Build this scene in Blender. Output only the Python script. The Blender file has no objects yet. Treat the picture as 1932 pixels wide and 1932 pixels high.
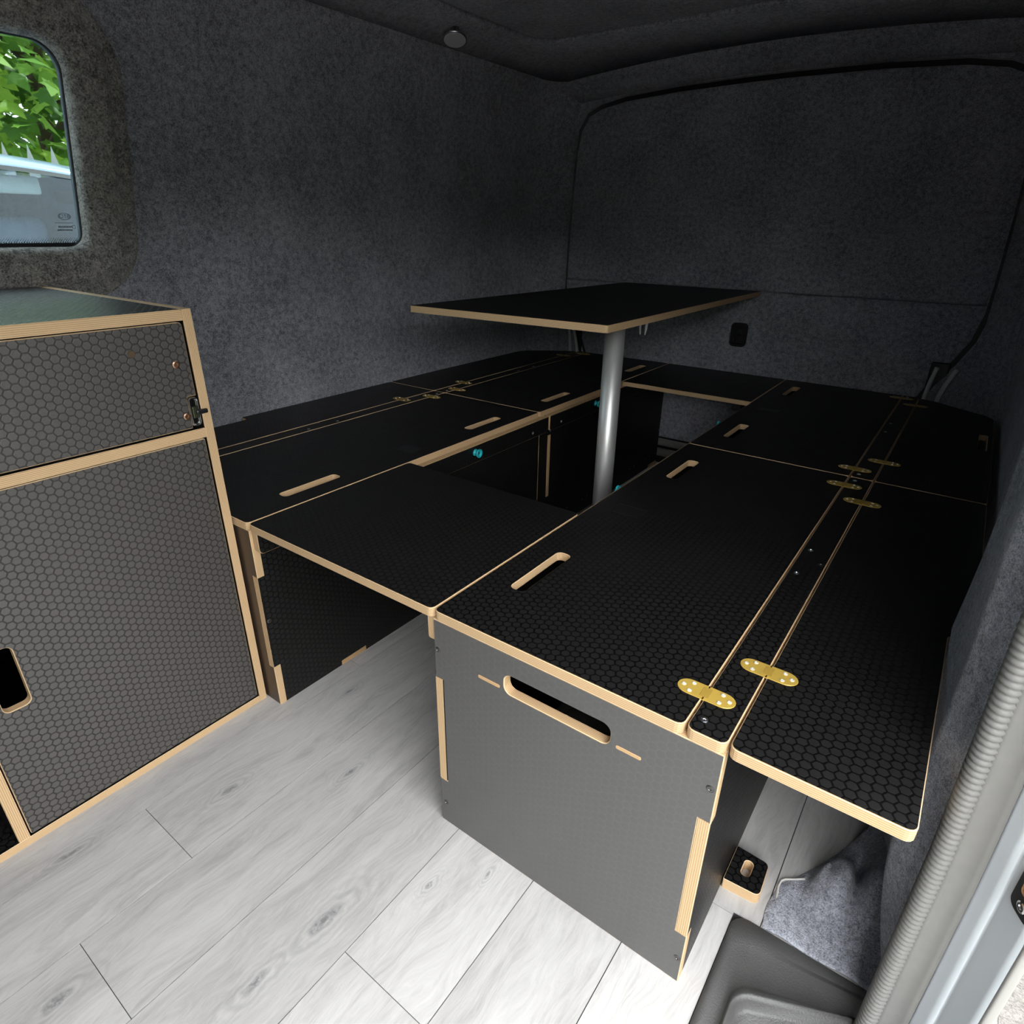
import bpy, bmesh, math, random
from mathutils import Vector, Matrix

# ------------------------------------------------------------------ camera, sky, sun, exposure
sc = bpy.context.scene
COL = sc.collection
cam_d = bpy.data.cameras.new('camera')
cam = bpy.data.objects.new('camera', cam_d)
COL.objects.link(cam)
cam.location = (1.02068, -0.55236, 0.95538)
cam.rotation_euler = (1.13832, -0.01223, 0.63423)
cam_d.sensor_width = 36.0
cam_d.lens = 1164.91 / 1932 * 36.0
cam_d.clip_start = 0.02
sc.camera = cam

world = bpy.data.worlds.new('sky')
sc.world = world
world.use_nodes = True
bgn = world.node_tree.nodes['Background']
# bright hazy sky: pale at the zenith, dimmer towards the horizon (overcast distribution), dull below it
wt = world.node_tree
w_co = wt.nodes.new('ShaderNodeTexCoord'); w_sep = wt.nodes.new('ShaderNodeSeparateXYZ'); w_rp = wt.nodes.new('ShaderNodeValToRGB')
wt.links.new(w_co.outputs['Generated'], w_sep.inputs[0])
wt.links.new(w_sep.outputs[2], w_rp.inputs[0])
el = w_rp.color_ramp.elements
el[0].position = 0.0; el[0].color = (0.72, 0.73, 0.74, 1)
el[1].position = 1.0; el[1].color = (0.78, 0.79, 0.80, 1)
wt.links.new(w_rp.outputs[0], bgn.inputs[0])
bgn.inputs[1].default_value = 3.0

sun_d = bpy.data.lights.new('sun', 'SUN')
sun_d.energy = 4.0
sun_d.angle = 0.02
sun_d.color = (1.0, 0.95, 0.86)
sun = bpy.data.objects.new('sun', sun_d)
COL.objects.link(sun)
sun.rotation_euler = Vector((0.03, -0.55, -0.83)).to_track_quat('-Z', 'Y').to_euler()
sun.location = (-3, 4, 6)

sc.view_settings.view_transform = 'Standard'
sc.view_settings.look = 'None'
sc.view_settings.gamma = 1.0
sc.view_settings.use_curve_mapping = False
sc.view_settings.exposure = 2.17

R = random.Random(7)
PI = math.pi

# ------------------------------------------------------------------ object helpers
def tag(o, label=None, cat=None, group=None, kind=None):
    if label: o['label'] = label
    if cat: o['category'] = cat
    if group: o['group'] = group
    if kind: o['kind'] = kind
    return o

WM = {}         # world matrix of every object, by name (parents are set without bpy.ops)
def put(o, parent, W):
    WM[o.name] = W.copy()
    if parent is not None:
        o.parent = parent
        o.matrix_local = WM[parent.name].inverted() @ W
    else:
        o.matrix_local = W

def empty(name, loc=(0, 0, 0), **kw):
    o = bpy.data.objects.new(name, None)
    o.empty_display_size = 0.05
    COL.objects.link(o)
    put(o, None, Matrix.Translation(loc))
    return tag(o, **kw)

def link(name, me, mats, parent=None, smooth=False, **kw):
    for m in (mats if isinstance(mats, (list, tuple)) else [mats]):
        me.materials.append(m)
    o = bpy.data.objects.new(name, me)
    COL.objects.link(o)
    put(o, parent, Matrix.Identity(4))
    if smooth:
        for f in me.polygons: f.use_smooth = True
    return tag(o, **kw)

def place(o, M):
    """put a mesh object at a world matrix, keeping its own axes for the materials"""
    put(o, o.parent, M)
    return o

def mesh_bm(bm):
    me = bpy.data.meshes.new('mesh')
    bmesh.ops.recalc_face_normals(bm, faces=bm.faces[:])
    bm.to_mesh(me); bm.free()
    return me

def mesh_py(v, f):
    me = bpy.data.meshes.new('mesh')
    me.from_pydata(v, [], f)
    bm = bmesh.new(); bm.from_mesh(me)
    bmesh.ops.recalc_face_normals(bm, faces=bm.faces[:])
    bm.to_mesh(me); bm.free()
    return me

def frame(o, ex, ey):
    """4x4 with local X, Y given and Z = X cross Y"""
    ex, ey = Vector(ex), Vector(ey)
    ez = ex.cross(ey)
    M = Matrix.Identity(4)
    for i in range(3):
        M[i][0], M[i][1], M[i][2], M[i][3] = ex[i], ey[i], ez[i], o[i]
    return M
FACE_UP = lambda z: frame((0, 0, z), (1, 0, 0), (0, 1, 0))
FACE_FRONT = lambda y: frame((0, y, 0), (1, 0, 0), (0, 0, 1))      # outer face towards -y
FACE_RIGHT = lambda x: frame((x, 0, 0), (0, 1, 0), (0, 0, 1))      # outer face towards +x
FACE_LEFT = lambda x: frame((x, 0, 0), (0, -1, 0), (0, 0, 1))      # outer face towards -x (local x = -y)
FACE_REAR = lambda y: frame((0, y, 0), (-1, 0, 0), (0, 0, 1))      # outer face towards +y

def round_poly(pts, r=0.0, seg=5):
    out = []
    n = len(pts)
    for i, p in enumerate(pts):
        rr = p[2] if len(p) > 2 else r
        a, b, c = Vector(pts[i - 1][:2]), Vector(p[:2]), Vector(pts[(i + 1) % n][:2])
        d1, d2 = (a - b), (c - b)
        if rr <= 0:
            out.append((b.x, b.y)); continue
        l1, l2 = d1.length, d2.length
        d1.normalize(); d2.normalize()
        ang = d1.angle(d2)
        if ang > PI - 0.02:
            out.append((b.x, b.y)); continue
        k = min(rr / math.tan(ang / 2), l1 * 0.49, l2 * 0.49)
        rr2 = k * math.tan(ang / 2)
        cen = b + (d1 + d2).normalized() * (rr2 / math.sin(ang / 2))
        s, e = b + d1 * k - cen, b + d2 * k - cen
        a0 = math.atan2(s.y, s.x); a1 = math.atan2(e.y, e.x)
        da = (a1 - a0 + PI) % (2 * PI) - PI
        for j in range(seg + 1):
            t = a0 + da * j / seg
            out.append((cen.x + rr2 * math.cos(t), cen.y + rr2 * math.sin(t)))
    return out

def rrect(x0, y0, x1, y1, r=0.0, seg=5):
    return round_poly([(x0, y0), (x1, y0), (x1, y1), (x0, y1)], r, seg)

def area2(p):
    return sum(p[i - 1][0] * p[i][1] - p[i][0] * p[i - 1][1] for i in range(len(p)))

def offset(p, d):
    """shrink a CCW polygon by d (grow for d<0)"""
    out, n = [], len(p)
    for i in range(n):
        a, b, c = Vector(p[i - 1]), Vector(p[i]), Vector(p[(i + 1) % n])
        e1, e2 = (b - a), (c - b)
        if e1.length < 1e-9: e1 = e2
        if e2.length < 1e-9: e2 = e1
        e1.normalize(); e2.normalize()
        n1, n2 = Vector((-e1.y, e1.x)), Vector((-e2.y, e2.x))
        m = n1 + n2
        if m.length < 1e-6: m = n1
        m.normalize()
        k = d / max(0.35, m.dot(n1))
        out.append((b.x + m.x * k, b.y + m.y * k))
    return out

def board_mesh(outline, t, holes=(), ch=0.0012, bottom_ch=0.0):
    """a flat board in local XY, thickness 0..t; slot 0 = both faces, slot 1 = cut edges"""
    bm = bmesh.new()
    loops = [outline if area2(outline) > 0 else outline[::-1]]
    for h in holes:
        loops.append(h if area2(h) < 0 else h[::-1])
    tops, bots = [], []
    for lp in loops:
        inner = offset(lp, ch)
        innb = offset(lp, bottom_ch) if bottom_ch else lp
        rows = [[bm.verts.new((x, y, 0)) for x, y in innb]]
        if bottom_ch: rows.append([bm.verts.new((x, y, bottom_ch)) for x, y in lp])
        rows.append([bm.verts.new((x, y, t - ch)) for x, y in lp])
        rows.append([bm.verts.new((x, y, t)) for x, y in inner])
        n = len(lp)
        for r0, r1 in zip(rows, rows[1:]):
            for i in range(n):
                j = (i + 1) % n
                f = bm.faces.new((r0[i], r0[j], r1[j], r1[i])); f.material_index = 1
        tops.append(rows[-1]); bots.append(rows[0])
    for grp in (tops, bots):
        ed = []
        for row in grp:
            for i in range(len(row)):
                e = bm.edges.get((row[i], row[(i + 1) % len(row)]))
                ed.append(e)
        res = bmesh.ops.triangle_fill(bm, use_beauty=True, use_dissolve=False, edges=ed)
        for g in res['geom']:
            if isinstance(g, bmesh.types.BMFace): g.material_index = 0
    return mesh_bm(bm)

def board(name, parent, outline, t, M, holes=(), mats=None, ch=0.0012, bch=0.0, **kw):
    me = board_mesh(outline, t, holes, ch, bch)
    o = link(name, me, mats or [FILM, PLY], parent, **kw)
    return place(o, M)

def box_mesh(x0, y0, z0, x1, y1, z1, bev=0.0, seg=2):
    bm = bmesh.new()
    vs = [bm.verts.new(p) for p in ((x0, y0, z0), (x1, y0, z0), (x1, y1, z0), (x0, y1, z0), (x0, y0, z1), (x1, y0, z1), (x1, y1, z1), (x0, y1, z1))]
    for q in ((0, 3, 2, 1), (4, 5, 6, 7), (0, 1, 5, 4), (1, 2, 6, 5), (2, 3, 7, 6), (3, 0, 4, 7)):
        bm.faces.new([vs[i] for i in q])
    if bev:
        bmesh.ops.bevel(bm, geom=bm.edges[:], offset=bev, segments=seg, affect='EDGES', profile=0.5)
    return mesh_bm(bm)

def lathe(profile, seg=24):
    """profile of (radius, z) turned about local Z"""
    v, f = [], []
    for r, z in profile:
        for i in range(seg):
            a = 2 * PI * i / seg
            v.append((r * math.cos(a), r * math.sin(a), z))
    for k in range(len(profile) - 1):
        for i in range(seg):
            j = (i + 1) % seg
            f.append((k * seg + i, k * seg + j, (k + 1) * seg + j, (k + 1) * seg + i))
    f.append(tuple(range(seg))[::-1])
    f.append(tuple(range((len(profile) - 1) * seg, len(profile) * seg)))
    return mesh_py(v, f)

def tube(path, rad, seg=8):
    v, f = [], []
    n = len(path)
    for k, p in enumerate(path):
        p = Vector(p)
        d = (Vector(path[min(k + 1, n - 1)]) - Vector(path[max(k - 1, 0)])).normalized()
        up = Vector((0, 0, 1)) if abs(d.z) < 0.9 else Vector((1, 0, 0))
        a = d.cross(up).normalized(); b = d.cross(a)
        r = rad(k / (n - 1)) if callable(rad) else rad
        for i in range(seg):
            t = 2 * PI * i / seg
            v.append(tuple(p + a * (r * math.cos(t)) + b * (r * math.sin(t))))
    for k in range(n - 1):
        for i in range(seg):
            j = (i + 1) % seg
            f.append((k * seg + i, k * seg + j, (k + 1) * seg + j, (k + 1) * seg + i))
    f.append(tuple(range(seg))); f.append(tuple(range((n - 1) * seg, n * seg)))
    return mesh_py(v, f)

def grid(fn, us, vs, closed=False):
    v = [tuple(fn(a, b)) for a in us for b in vs]
    nv = len(vs)
    f = [(i * nv + j, (i + 1) * nv + j, (i + 1) * nv + j + 1, i * nv + j + 1) for i in range(len(us) - 1) for j in range(nv - 1)]
    return mesh_py(v, f)

def thick(o, t, towards):
    """give a sheet real thickness on the side away from the room"""
    n = Vector((0, 0, 0))
    for p in o.data.polygons: n += p.normal * p.area
    m = o.modifiers.new('thickness', 'SOLIDIFY'); m.thickness = t
    m.offset = 1 if n.dot(Vector(towards)) > 0 else -1

def lin(a, b, n): return [a + (b - a) * i / (n - 1) for i in range(n)]

def loft(rings, cap_last=False, cap_first=False):
    v, f = [], []
    n = len(rings[0])
    for r in rings: v += [tuple(p) for p in r]
    for k in range(len(rings) - 1):
        for i in range(n):
            j = (i + 1) % n
            f.append((k * n + i, k * n + j, (k + 1) * n + j, (k + 1) * n + i))
    if cap_last: f.append(tuple(range((len(rings) - 1) * n, len(rings) * n)))
    if cap_first: f.append(tuple(range(n)))
    return mesh_py(v, f)

# ------------------------------------------------------------------ materials
class NT:
    def __init__(s, name):
        s.m = bpy.data.materials.new(name); s.m.use_nodes = True
        s.t = s.m.node_tree; s.n = s.t.nodes; s.l = s.t.links
        s.b = s.n['Principled BSDF']
    def node(s, typ, **kw):
        nd = s.n.new(typ)
        for k, v in kw.items(): setattr(nd, k, v)
        return nd
    def put(s, sock, val):
        if hasattr(val, 'is_output'): s.l.new(val, sock)
        elif val is not None: sock.default_value = val
    def math(s, op, a, b=None, c=None, clamp=False):
        nd = s.node('ShaderNodeMath', operation=op, use_clamp=clamp)
        for i, q in enumerate((a, b, c)):
            if q is not None: s.put(nd.inputs[i], q)
        return nd.outputs[0]
    def vmath(s, op, a, b=None, scale=None):
        nd = s.node('ShaderNodeVectorMath', operation=op)
        s.put(nd.inputs[0], a)
        if b is not None: s.put(nd.inputs[1], b)
        if scale is not None: s.put(nd.inputs['Scale'], scale)
        return nd.outputs['Value'] if op in ('DOT_PRODUCT', 'LENGTH', 'DISTANCE') else nd.outputs['Vector']
    def mix(s, f, a, b):
        nd = s.node('ShaderNodeMix', data_type='RGBA')
        s.put(nd.inputs[0], f)
        for q, k in ((a, 6), (b, 7)):
            s.put(nd.inputs[k], q if hasattr(q, 'is_output') else (*q, 1) if len(q) == 3 else q)
        return nd.outputs[2]
    def noise(s, vec, scale, detail=3, rough=0.5, dist=0.0):
        nd = s.node('ShaderNodeTexNoise')
        s.put(nd.inputs['Vector'], vec)
        nd.inputs['Scale'].default_value = scale; nd.inputs['Detail'].default_value = detail
        nd.inputs['Roughness'].default_value = rough; nd.inputs['Distortion'].default_value = dist
        return nd.outputs['Fac']
    def mapping(s, vec, scale=(1, 1, 1), loc=(0, 0, 0)):
        nd = s.node('ShaderNodeMapping')
        s.put(nd.inputs['Vector'], vec); nd.inputs['Scale'].default_value = scale; nd.inputs['Location'].default_value = loc
        return nd.outputs[0]
    def ramp(s, fac, stops):
        nd = s.node('ShaderNodeValToRGB')
        s.put(nd.inputs[0], fac)
        el = nd.color_ramp.elements
        while len(el) < len(stops): el.new(0.5)
        for e, (p, c) in zip(el, stops):
            e.position = p; e.color = (*c, 1) if len(c) == 3 else c
        return nd.outputs[0]
    def obj(s): return s.node('ShaderNodeTexCoord').outputs['Object']
    def bump(s, h, strength=0.5, dist=0.001):
        nd = s.node('ShaderNodeBump')
        nd.inputs['Strength'].default_value = strength; nd.inputs['Distance'].default_value = dist
        s.put(nd.inputs['Height'], h)
        s.l.new(nd.outputs[0], s.b.inputs['Normal'])
    def set(s, col=None, rough=None, metal=None, spec=None):
        if col is not None: s.put(s.b.inputs['Base Color'], col if hasattr(col, 'is_output') else (*col, 1))
        if rough is not None: s.put(s.b.inputs['Roughness'], rough)
        if metal is not None: s.put(s.b.inputs['Metallic'], metal)
        if spec is not None: s.put(s.b.inputs['Specular IOR Level'], spec)
        return s.m

def plain(name, col, rough=0.5, metal=0.0, spec=0.5, grain=0.0, scale=60):
    n = NT(name)
    if grain:
        f = n.noise(n.obj(), scale, 4)
        c = n.mix(f, tuple(max(0, q * (1 - grain)) for q in col), tuple(q * (1 + grain) for q in col))
        return n.set(c, rough, metal, spec)
    return n.set(col, rough, metal, spec)

HEX = 0.013
def film_mat(name, col=(0.0105, 0.0102, 0.0100), groove=(0.0015, 0.0015, 0.0015), r_cell=0.46, r_groove=0.40, spec=0.32, bump=0.35):
    n = NT(name)
    co = n.obj()
    sep = n.node('ShaderNodeSeparateXYZ'); n.l.new(co, sep.inputs[0])
    # neighbours along local Y: p = (y, x) / pitch
    comb = n.node('ShaderNodeCombineXYZ')
    n.l.new(n.math('DIVIDE', sep.outputs[1], HEX), comb.inputs[0])
    n.l.new(n.math('DIVIDE', sep.outputs[0], HEX), comb.inputs[1])
    p = comb.outputs[0]
    S = (1.0, 1.7320508, 1.0); H = (0.5, 0.8660254, 0.5)
    a = n.vmath('SUBTRACT', n.vmath('WRAP', p, S), H)
    nodes_wrap = [q for q in n.n if q.type == 'VECT_MATH' and q.operation == 'WRAP']
    b0 = n.vmath('SUBTRACT', p, H)
    b = n.vmath('SUBTRACT', n.vmath('WRAP', b0, S), H)
    flat = (1, 1, 0)
    a = n.vmath('MULTIPLY', a, flat); b = n.vmath('MULTIPLY', b, flat)
    la, lb = n.vmath('LENGTH', a), n.vmath('LENGTH', b)
    sel = n.math('LESS_THAN', la, lb)
    mx = n.node('ShaderNodeMix', data_type='VECTOR')
    n.put(mx.inputs[0], sel); n.put(mx.inputs[4], b); n.put(mx.inputs[5], a)
    g = n.vmath('ABSOLUTE', mx.outputs[1])
    d = n.math('MAXIMUM', n.vmath('DOT_PRODUCT', g, (0.5, 0.8660254, 0)), n.vmath('DOT_PRODUCT', g, (1, 0, 0)))
    mr = n.node('ShaderNodeMapRange', interpolation_type='SMOOTHSTEP')
    n.put(mr.inputs[0], d); mr.inputs[1].default_value = 0.385; mr.inputs[2].default_value = 0.45
    gr = mr.outputs[0]                                        # 1 in the groove
    # fine wire mesh print inside each cell
    wx = n.math('SINE', n.math('MULTIPLY', sep.outputs[0], 2 * PI / 0.0013))
    wy = n.math('SINE', n.math('MULTIPLY', sep.outputs[1], 2 * PI / 0.0020))
    mesh = n.math('MULTIPLY', n.math('MAXIMUM', wx, wy), n.math('SUBTRACT', 1.0, gr))
    h = n.math('ADD', n.math('SUBTRACT', 1.0, gr), n.math('MULTIPLY', mesh, 0.16))
    dust = n.noise(co, 35, 5, 0.65)
    n.bump(h, bump, 0.0007)
    c = n.mix(gr, col, groove)
    rough = n.math('ADD', n.math('MULTIPLY', gr, r_groove - r_cell), n.math('ADD', r_cell - 0.06, n.math('MULTIPLY', dust, 0.12)))
    return n.set(c, rough, 0, spec)

def ply_mat():
    n = NT('birch_ply_edge')
    co = n.obj()
    sep = n.node('ShaderNodeSeparateXYZ'); n.l.new(co, sep.inputs[0])
    ph = n.math('ADD', n.math('DIVIDE', sep.outputs[2], 0.00273), n.math('MULTIPLY', n.noise(co, 9, 2), 0.25))
    fr = n.math('FRACT', ph)
    c1 = n.ramp(fr, [(0.0, (0.20, 0.105, 0.045)), (0.10, (0.66, 0.47, 0.27)), (0.44, (0.74, 0.56, 0.34)), (0.51, (0.24, 0.13, 0.055)), (0.60, (0.50, 0.30, 0.14)), (0.90, (0.58, 0.36, 0.175)), (1.0, (0.20, 0.105, 0.045))])
    gr = n.noise(n.mapping(co, (60, 60, 700)), 3, 4, 0.6)
    c2 = n.mix(n.math('MULTIPLY', gr, 0.28), c1, (0.74, 0.56, 0.35))
    spk = n.math('GREATER_THAN', n.noise(n.mapping(co, (40, 40, 400)), 6, 2), 0.69)
    c3 = n.mix(n.math('MULTIPLY', spk, 0.5), c2, (0.22, 0.12, 0.05))
    return n.set(c3, 0.62, 0, 0.3)

def carpet_mat(name, dark, light, scale=330, bump=0.9):
    n = NT(name)
    co = n.obj()
    f1 = n.noise(co, scale, 3, 0.75, 0.6)
    f2 = n.noise(co, scale * 0.22, 3, 0.6, 0.4)
    f3 = n.noise(co, 6, 3)
    f = n.math('ADD', n.math('MULTIPLY', f1, 0.6), n.math('ADD', n.math('MULTIPLY', f2, 0.28), n.math('MULTIPLY', f3, 0.12)))
    c = n.ramp(f, [(0.40, dark), (0.60, light)])
    n.bump(f, bump, 0.004)
    n.set(c, 0.95, 0, 0.1)
    n.b.inputs['Sheen Weight'].default_value = 0.25
    n.b.inputs['Sheen Roughness'].default_value = 0.6
    return n.m

KNOTS = [(0.4535, -0.237, 1.0), (0.4475, -0.3454, 0.8), (0.1177, -0.1924, 0.6), (0.2524, -0.5215, 0.8), (0.2659, -0.0269, 0.5), (0.5414, -0.1039, 0.35), (0.6072, -0.0302, 0.35), (0.0264, -0.4235, 0.6), (0.0881, 0.1261, 0.4)]
def plank_mat():
    n = NT('grey_wood_vinyl')
    co = n.obj()
    info = n.node('ShaderNodeObjectInfo')
    off = n.vmath('SCALE', (7.3, 3.1, 5.7), scale=n.math('MULTIPLY', info.outputs['Random'], 9.0))
    p = n.vmath('ADD', co, off)
    warp = n.noise(n.mapping(p, (5, 1.6, 1)), 2.2, 3, 0.55)
    pw = n.vmath('ADD', n.mapping(p, (1, 0.11, 1)), n.vmath('SCALE', (1, 0.2, 0), scale=n.math('MULTIPLY', warp, 0.085)))
    fine = n.noise(n.mapping(pw, (1, 1, 1)), 190, 6, 0.72)
    band = n.noise(pw, 34, 3, 0.6, 0.3)
    # knots of the printed boards, each where it lies on the floor
    wp = n.node('ShaderNodeNewGeometry').outputs['Position']
    wob = n.noise(n.mapping(wp, (1, 0.5, 0)), 26, 4, 0.6)
    wq = n.vmath('ADD', wp, n.vmath('SCALE', (0.022, 0.050, 0), scale=n.math('SUBTRACT', wob, 0.5)))
    dist = None
    for kx, ky, ks in KNOTS:
        dd = n.vmath('LENGTH', n.vmath('MULTIPLY', n.vmath('SUBTRACT', wq, (kx, ky, 0)), (1 / (0.027 * ks), 1 / (0.080 * ks), 0)))
        dist = dd if dist is None else n.math('MINIMUM', dist, dd)
    near = n.node('ShaderNodeMapRange'); n.put(near.inputs[0], dist)
    near.inputs[1].default_value = 2.2; near.inputs[2].default_value = 0.1
    knot = near.outputs[0]
    rings = n.math('SINE', n.math('ADD', n.math('MULTIPLY', dist, 17), n.math('MULTIPLY', n.noise(wp, 60, 3), 6)))
    rr = n.math('MULTIPLY', n.math('MULTIPLY', n.math('ADD', rings, 1.0), n.math('MULTIPLY', knot, knot)), 0.34)
    core = n.node('ShaderNodeMapRange'); n.put(core.inputs[0], n.math('ADD', dist, n.math('MULTIPLY', n.noise(wp, 150, 4, 0.7), 0.75)))
    core.inputs[1].default_value = 0.66; core.inputs[2].default_value = 0.44
    cr = core.outputs[0]
    base = n.ramp(n.math('ADD', n.math('MULTIPLY', fine, 0.55), n.math('MULTIPLY', band, 0.45)), [(0.36, (0.385, 0.375, 0.365)), (0.5, (0.48, 0.470, 0.460)), (0.62, (0.54, 0.530, 0.517))])
    c = n.mix(rr, base, (0.27, 0.27, 0.27))
    c = n.mix(n.math('MULTIPLY', cr, 0.75), c, (0.16, 0.16, 0.165))
    tone = n.math('ADD', 0.9, n.math('MULTIPLY', info.outputs['Random'], 0.16))
    c = n.vmath('SCALE', c, scale=tone)
    n.bump(fine, 0.25, 0.0008)
    return n.set(c, 0.42, 0, 0.4)

FILM = film_mat('black_hex_film')
FILM_GREY = film_mat('black_hex_film_sheen', (0.080, 0.079, 0.077), (0.092, 0.091, 0.089), 0.40, 0.45, 0.8, 0.16)  # same black film, reflected floor sheen put into a paler colour
PLY = ply_mat()
CARPET = carpet_mat('grey_felt_carpet', (0.115, 0.117, 0.136), (0.55, 0.55, 0.61))
CARPET_SHAGGY = carpet_mat('charcoal_shaggy_carpet', (0.09, 0.085, 0.079), (0.60, 0.57, 0.53), 260, 1.0)
CARPET_BLUE = carpet_mat('blue_grey_carpet', (0.14, 0.148, 0.18), (0.62, 0.645, 0.72), 420, 1.0)
PLANK = plank_mat()
SUBFLOOR = plain('floor_joint', (0.06, 0.06, 0.06), 0.8)
BRASS = plain('brass', (0.60, 0.40, 0.075), 0.40, 0.25, 0.7, 0.08, 120)
BRASS_DARK = plain('brass_shadow_gap', (0.20, 0.13, 0.03), 0.45, 1.0)
CHROME = plain('bright_steel', (0.75, 0.75, 0.74), 0.18, 1.0)
ZINC = plain('zinc_screw', (0.70, 0.72, 0.76), 0.28, 1.0)
COPPER = plain('copper_screw', (0.50, 0.30, 0.20), 0.35, 1.0)
BLACK = plain('black_plastic', (0.010, 0.010, 0.011), 0.38)
BLACK_MATT = plain('black_hollow', (0.004, 0.004, 0.004), 0.9, 0, 0.1)
RUBBER = plain('black_rubber', (0.008, 0.008, 0.009), 0.55)
CYAN = plain('cyan_plastic', (0.02, 0.50, 0.56), 0.35)
CYAN_DARK = plain('cyan_bore', (0.01, 0.10, 0.13), 0.5)
GREY_RUBBER = plain('grey_rubber_seal', (0.20, 0.196, 0.186), 0.55, 0, 0.5, 0.08, 80)
PAINT = plain('pale_blue_paint', (0.66, 0.71, 0.75), 0.22, 0, 0.5)
PAINT_EDGE = plain('weathered_grey_lip', (0.27, 0.265, 0.25), 0.55)
WHITE = plain('white_cable', (0.72, 0.70, 0.66), 0.45)
CLEAR = plain('pale_plastic_claw', (0.52, 0.53, 0.54), 0.25)
def brushed():
    n = NT('brushed_aluminium')
    g = n.noise(n.mapping(n.obj(), (700, 700, 6)), 1.5, 3)
    n.set((0.78, 0.78, 0.765), n.math('ADD', 0.36, n.math('MULTIPLY', g, 0.16)), 0.75)
    return n.m
ALU = brushed()
def step_mat():
    n = NT('black_step_plastic')
    f = n.noise(n.obj(), 420, 3, 0.6)
    n.bump(f, 0.5, 0.0012)
    return n.set(n.mix(n.noise(n.obj(), 14, 4), (0.050, 0.050, 0.049), (0.080, 0.079, 0.077)), 0.42, 0, 0.5)
STEP = step_mat()
def glass_mat(name, tint, refl):
    n = NT(name)
    tr = n.node('ShaderNodeBsdfTransparent'); tr.inputs[0].default_value = (*tint, 1)
    gl = n.node('ShaderNodeBsdfGlossy'); gl.inputs['Roughness'].default_value = 0.02
    mx = n.node('ShaderNodeMixShader'); mx.inputs[0].default_value = refl
    n.l.new(tr.outputs[0], mx.inputs[1]); n.l.new(gl.outputs[0], mx.inputs[2])
    n.l.new(mx.outputs[0], n.n['Material Output'].inputs['Surface'])
    return n.m
GLASS = glass_mat('window_glass', (0.40, 0.45, 0.46), 0.03)
CAR_GLASS = glass_mat('car_glass', (0.66, 0.78, 0.90), 0.10)
def gravel_mat():
    n = NT('pale_gravel')
    f = n.noise(n.obj(), 160, 4, 0.7)
    n.bump(f, 0.8, 0.004)
    return n.set(n.ramp(f, [(0.35, (0.22, 0.21, 0.20)), (0.6, (0.66, 0.64, 0.60))]), 0.9, 0, 0.2)
GRAVEL = gravel_mat()
TARMAC = carpet_mat('dark_tarmac', (0.02, 0.02, 0.02), (0.09, 0.085, 0.08), 220, 0.8)
def leaf_mat():
    n = NT('maple_leaf')
    info = n.node('ShaderNodeNewGeometry')
    r = info.outputs['Random Per Island']
    c = n.ramp(r, [(0.0, (0.05, 0.13, 0.015)), (0.5, (0.14, 0.30, 0.03)), (1.0, (0.30, 0.48, 0.05))])
    n.set(c, 0.5, 0, 0.3)
    tl = n.node('ShaderNodeBsdfTranslucent'); n.l.new(c, tl.inputs[0])
    mx = n.node('ShaderNodeMixShader'); mx.inputs[0].default_value = 0.4
    n.l.new(n.b.outputs[0], mx.inputs[1]); n.l.new(tl.outputs[0], mx.inputs[2])
    n.l.new(mx.outputs[0], n.n['Material Output'].inputs['Surface'])
    return n.m
LEAF = leaf_mat()
BARK = plain('bark', (0.14, 0.10, 0.07), 0.9, 0, 0.2, 0.4, 30)

# fix the wrap nodes: WRAP takes (value, max, min)
for m in (FILM, FILM_GREY):
    for nd in m.node_tree.nodes:
        if nd.type == 'VECT_MATH' and nd.operation == 'WRAP':
            nd.inputs[1].default_value = (1.0, 1.7320508, 1.0)
            nd.inputs[2].default_value = (0, 0, 0)

# ------------------------------------------------------------------ floor
fl = link('floor', box_mesh(-0.72, -2.3, -0.06, 0.9475, 2.05, -0.0022), SUBFLOOR, None, kind='structure')
fl2 = link('floor_strip', box_mesh(0.9475, 0.1465, -0.06, 1.16, 2.05, -0.0022), SUBFLOOR, fl)
SEAMS = [-0.7525, -0.595, -0.4375, -0.280, -0.1205, 0.0375, 0.195, 0.353, 0.5125, 0.670, 0.8275, 0.986, 1.145]
JOINT = {4: 0.193, 5: -0.305, 6: -0.473, 7: 0.72, 8: -0.25, 9: 0.45, 10: 0.141, 11: 0.95, 3: -0.6, 2: 0.3, 1: -0.2, 0: 0.5}
for c in range(len(SEAMS) - 1):
    x0, x1 = SEAMS[c] + 0.0008, SEAMS[c + 1] - 0.0008
    x0, x1 = max(x0, -0.70), min(x1, 1.14)
    y = JOINT[c] - 2.44
    while y < 2.03:
        ya, yb = max(y + 0.0005, -2.28), min(y + 1.22 - 0.0005, 2.03)
        y += 1.22
        if yb - ya < 0.02: continue
        parts = [(x0, x1, ya, yb)]
        if c == 10:      # this board is cut back around the side step
            if ya < 0.1465: parts = [(x0, 0.9465, ya, yb)] if yb <= 0.15 else [(x0, 0.9465, ya, 0.1465), (x0, x1, 0.1465, yb)]
        if c == 11:
            if yb < 0.1475: continue
            parts = [(x0, x1, max(ya, 0.1475), yb)]
        for (a, b, p, q) in parts:
            cx, cy = (a + b) / 2, (p + q) / 2
            me = box_mesh(a - cx, p - cy, -0.002, b - cx, q - cy, 0.0, 0)
            o = link('plank', me, PLANK, fl)
            place(o, Matrix.Translation((cx, cy, 0)))

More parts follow.
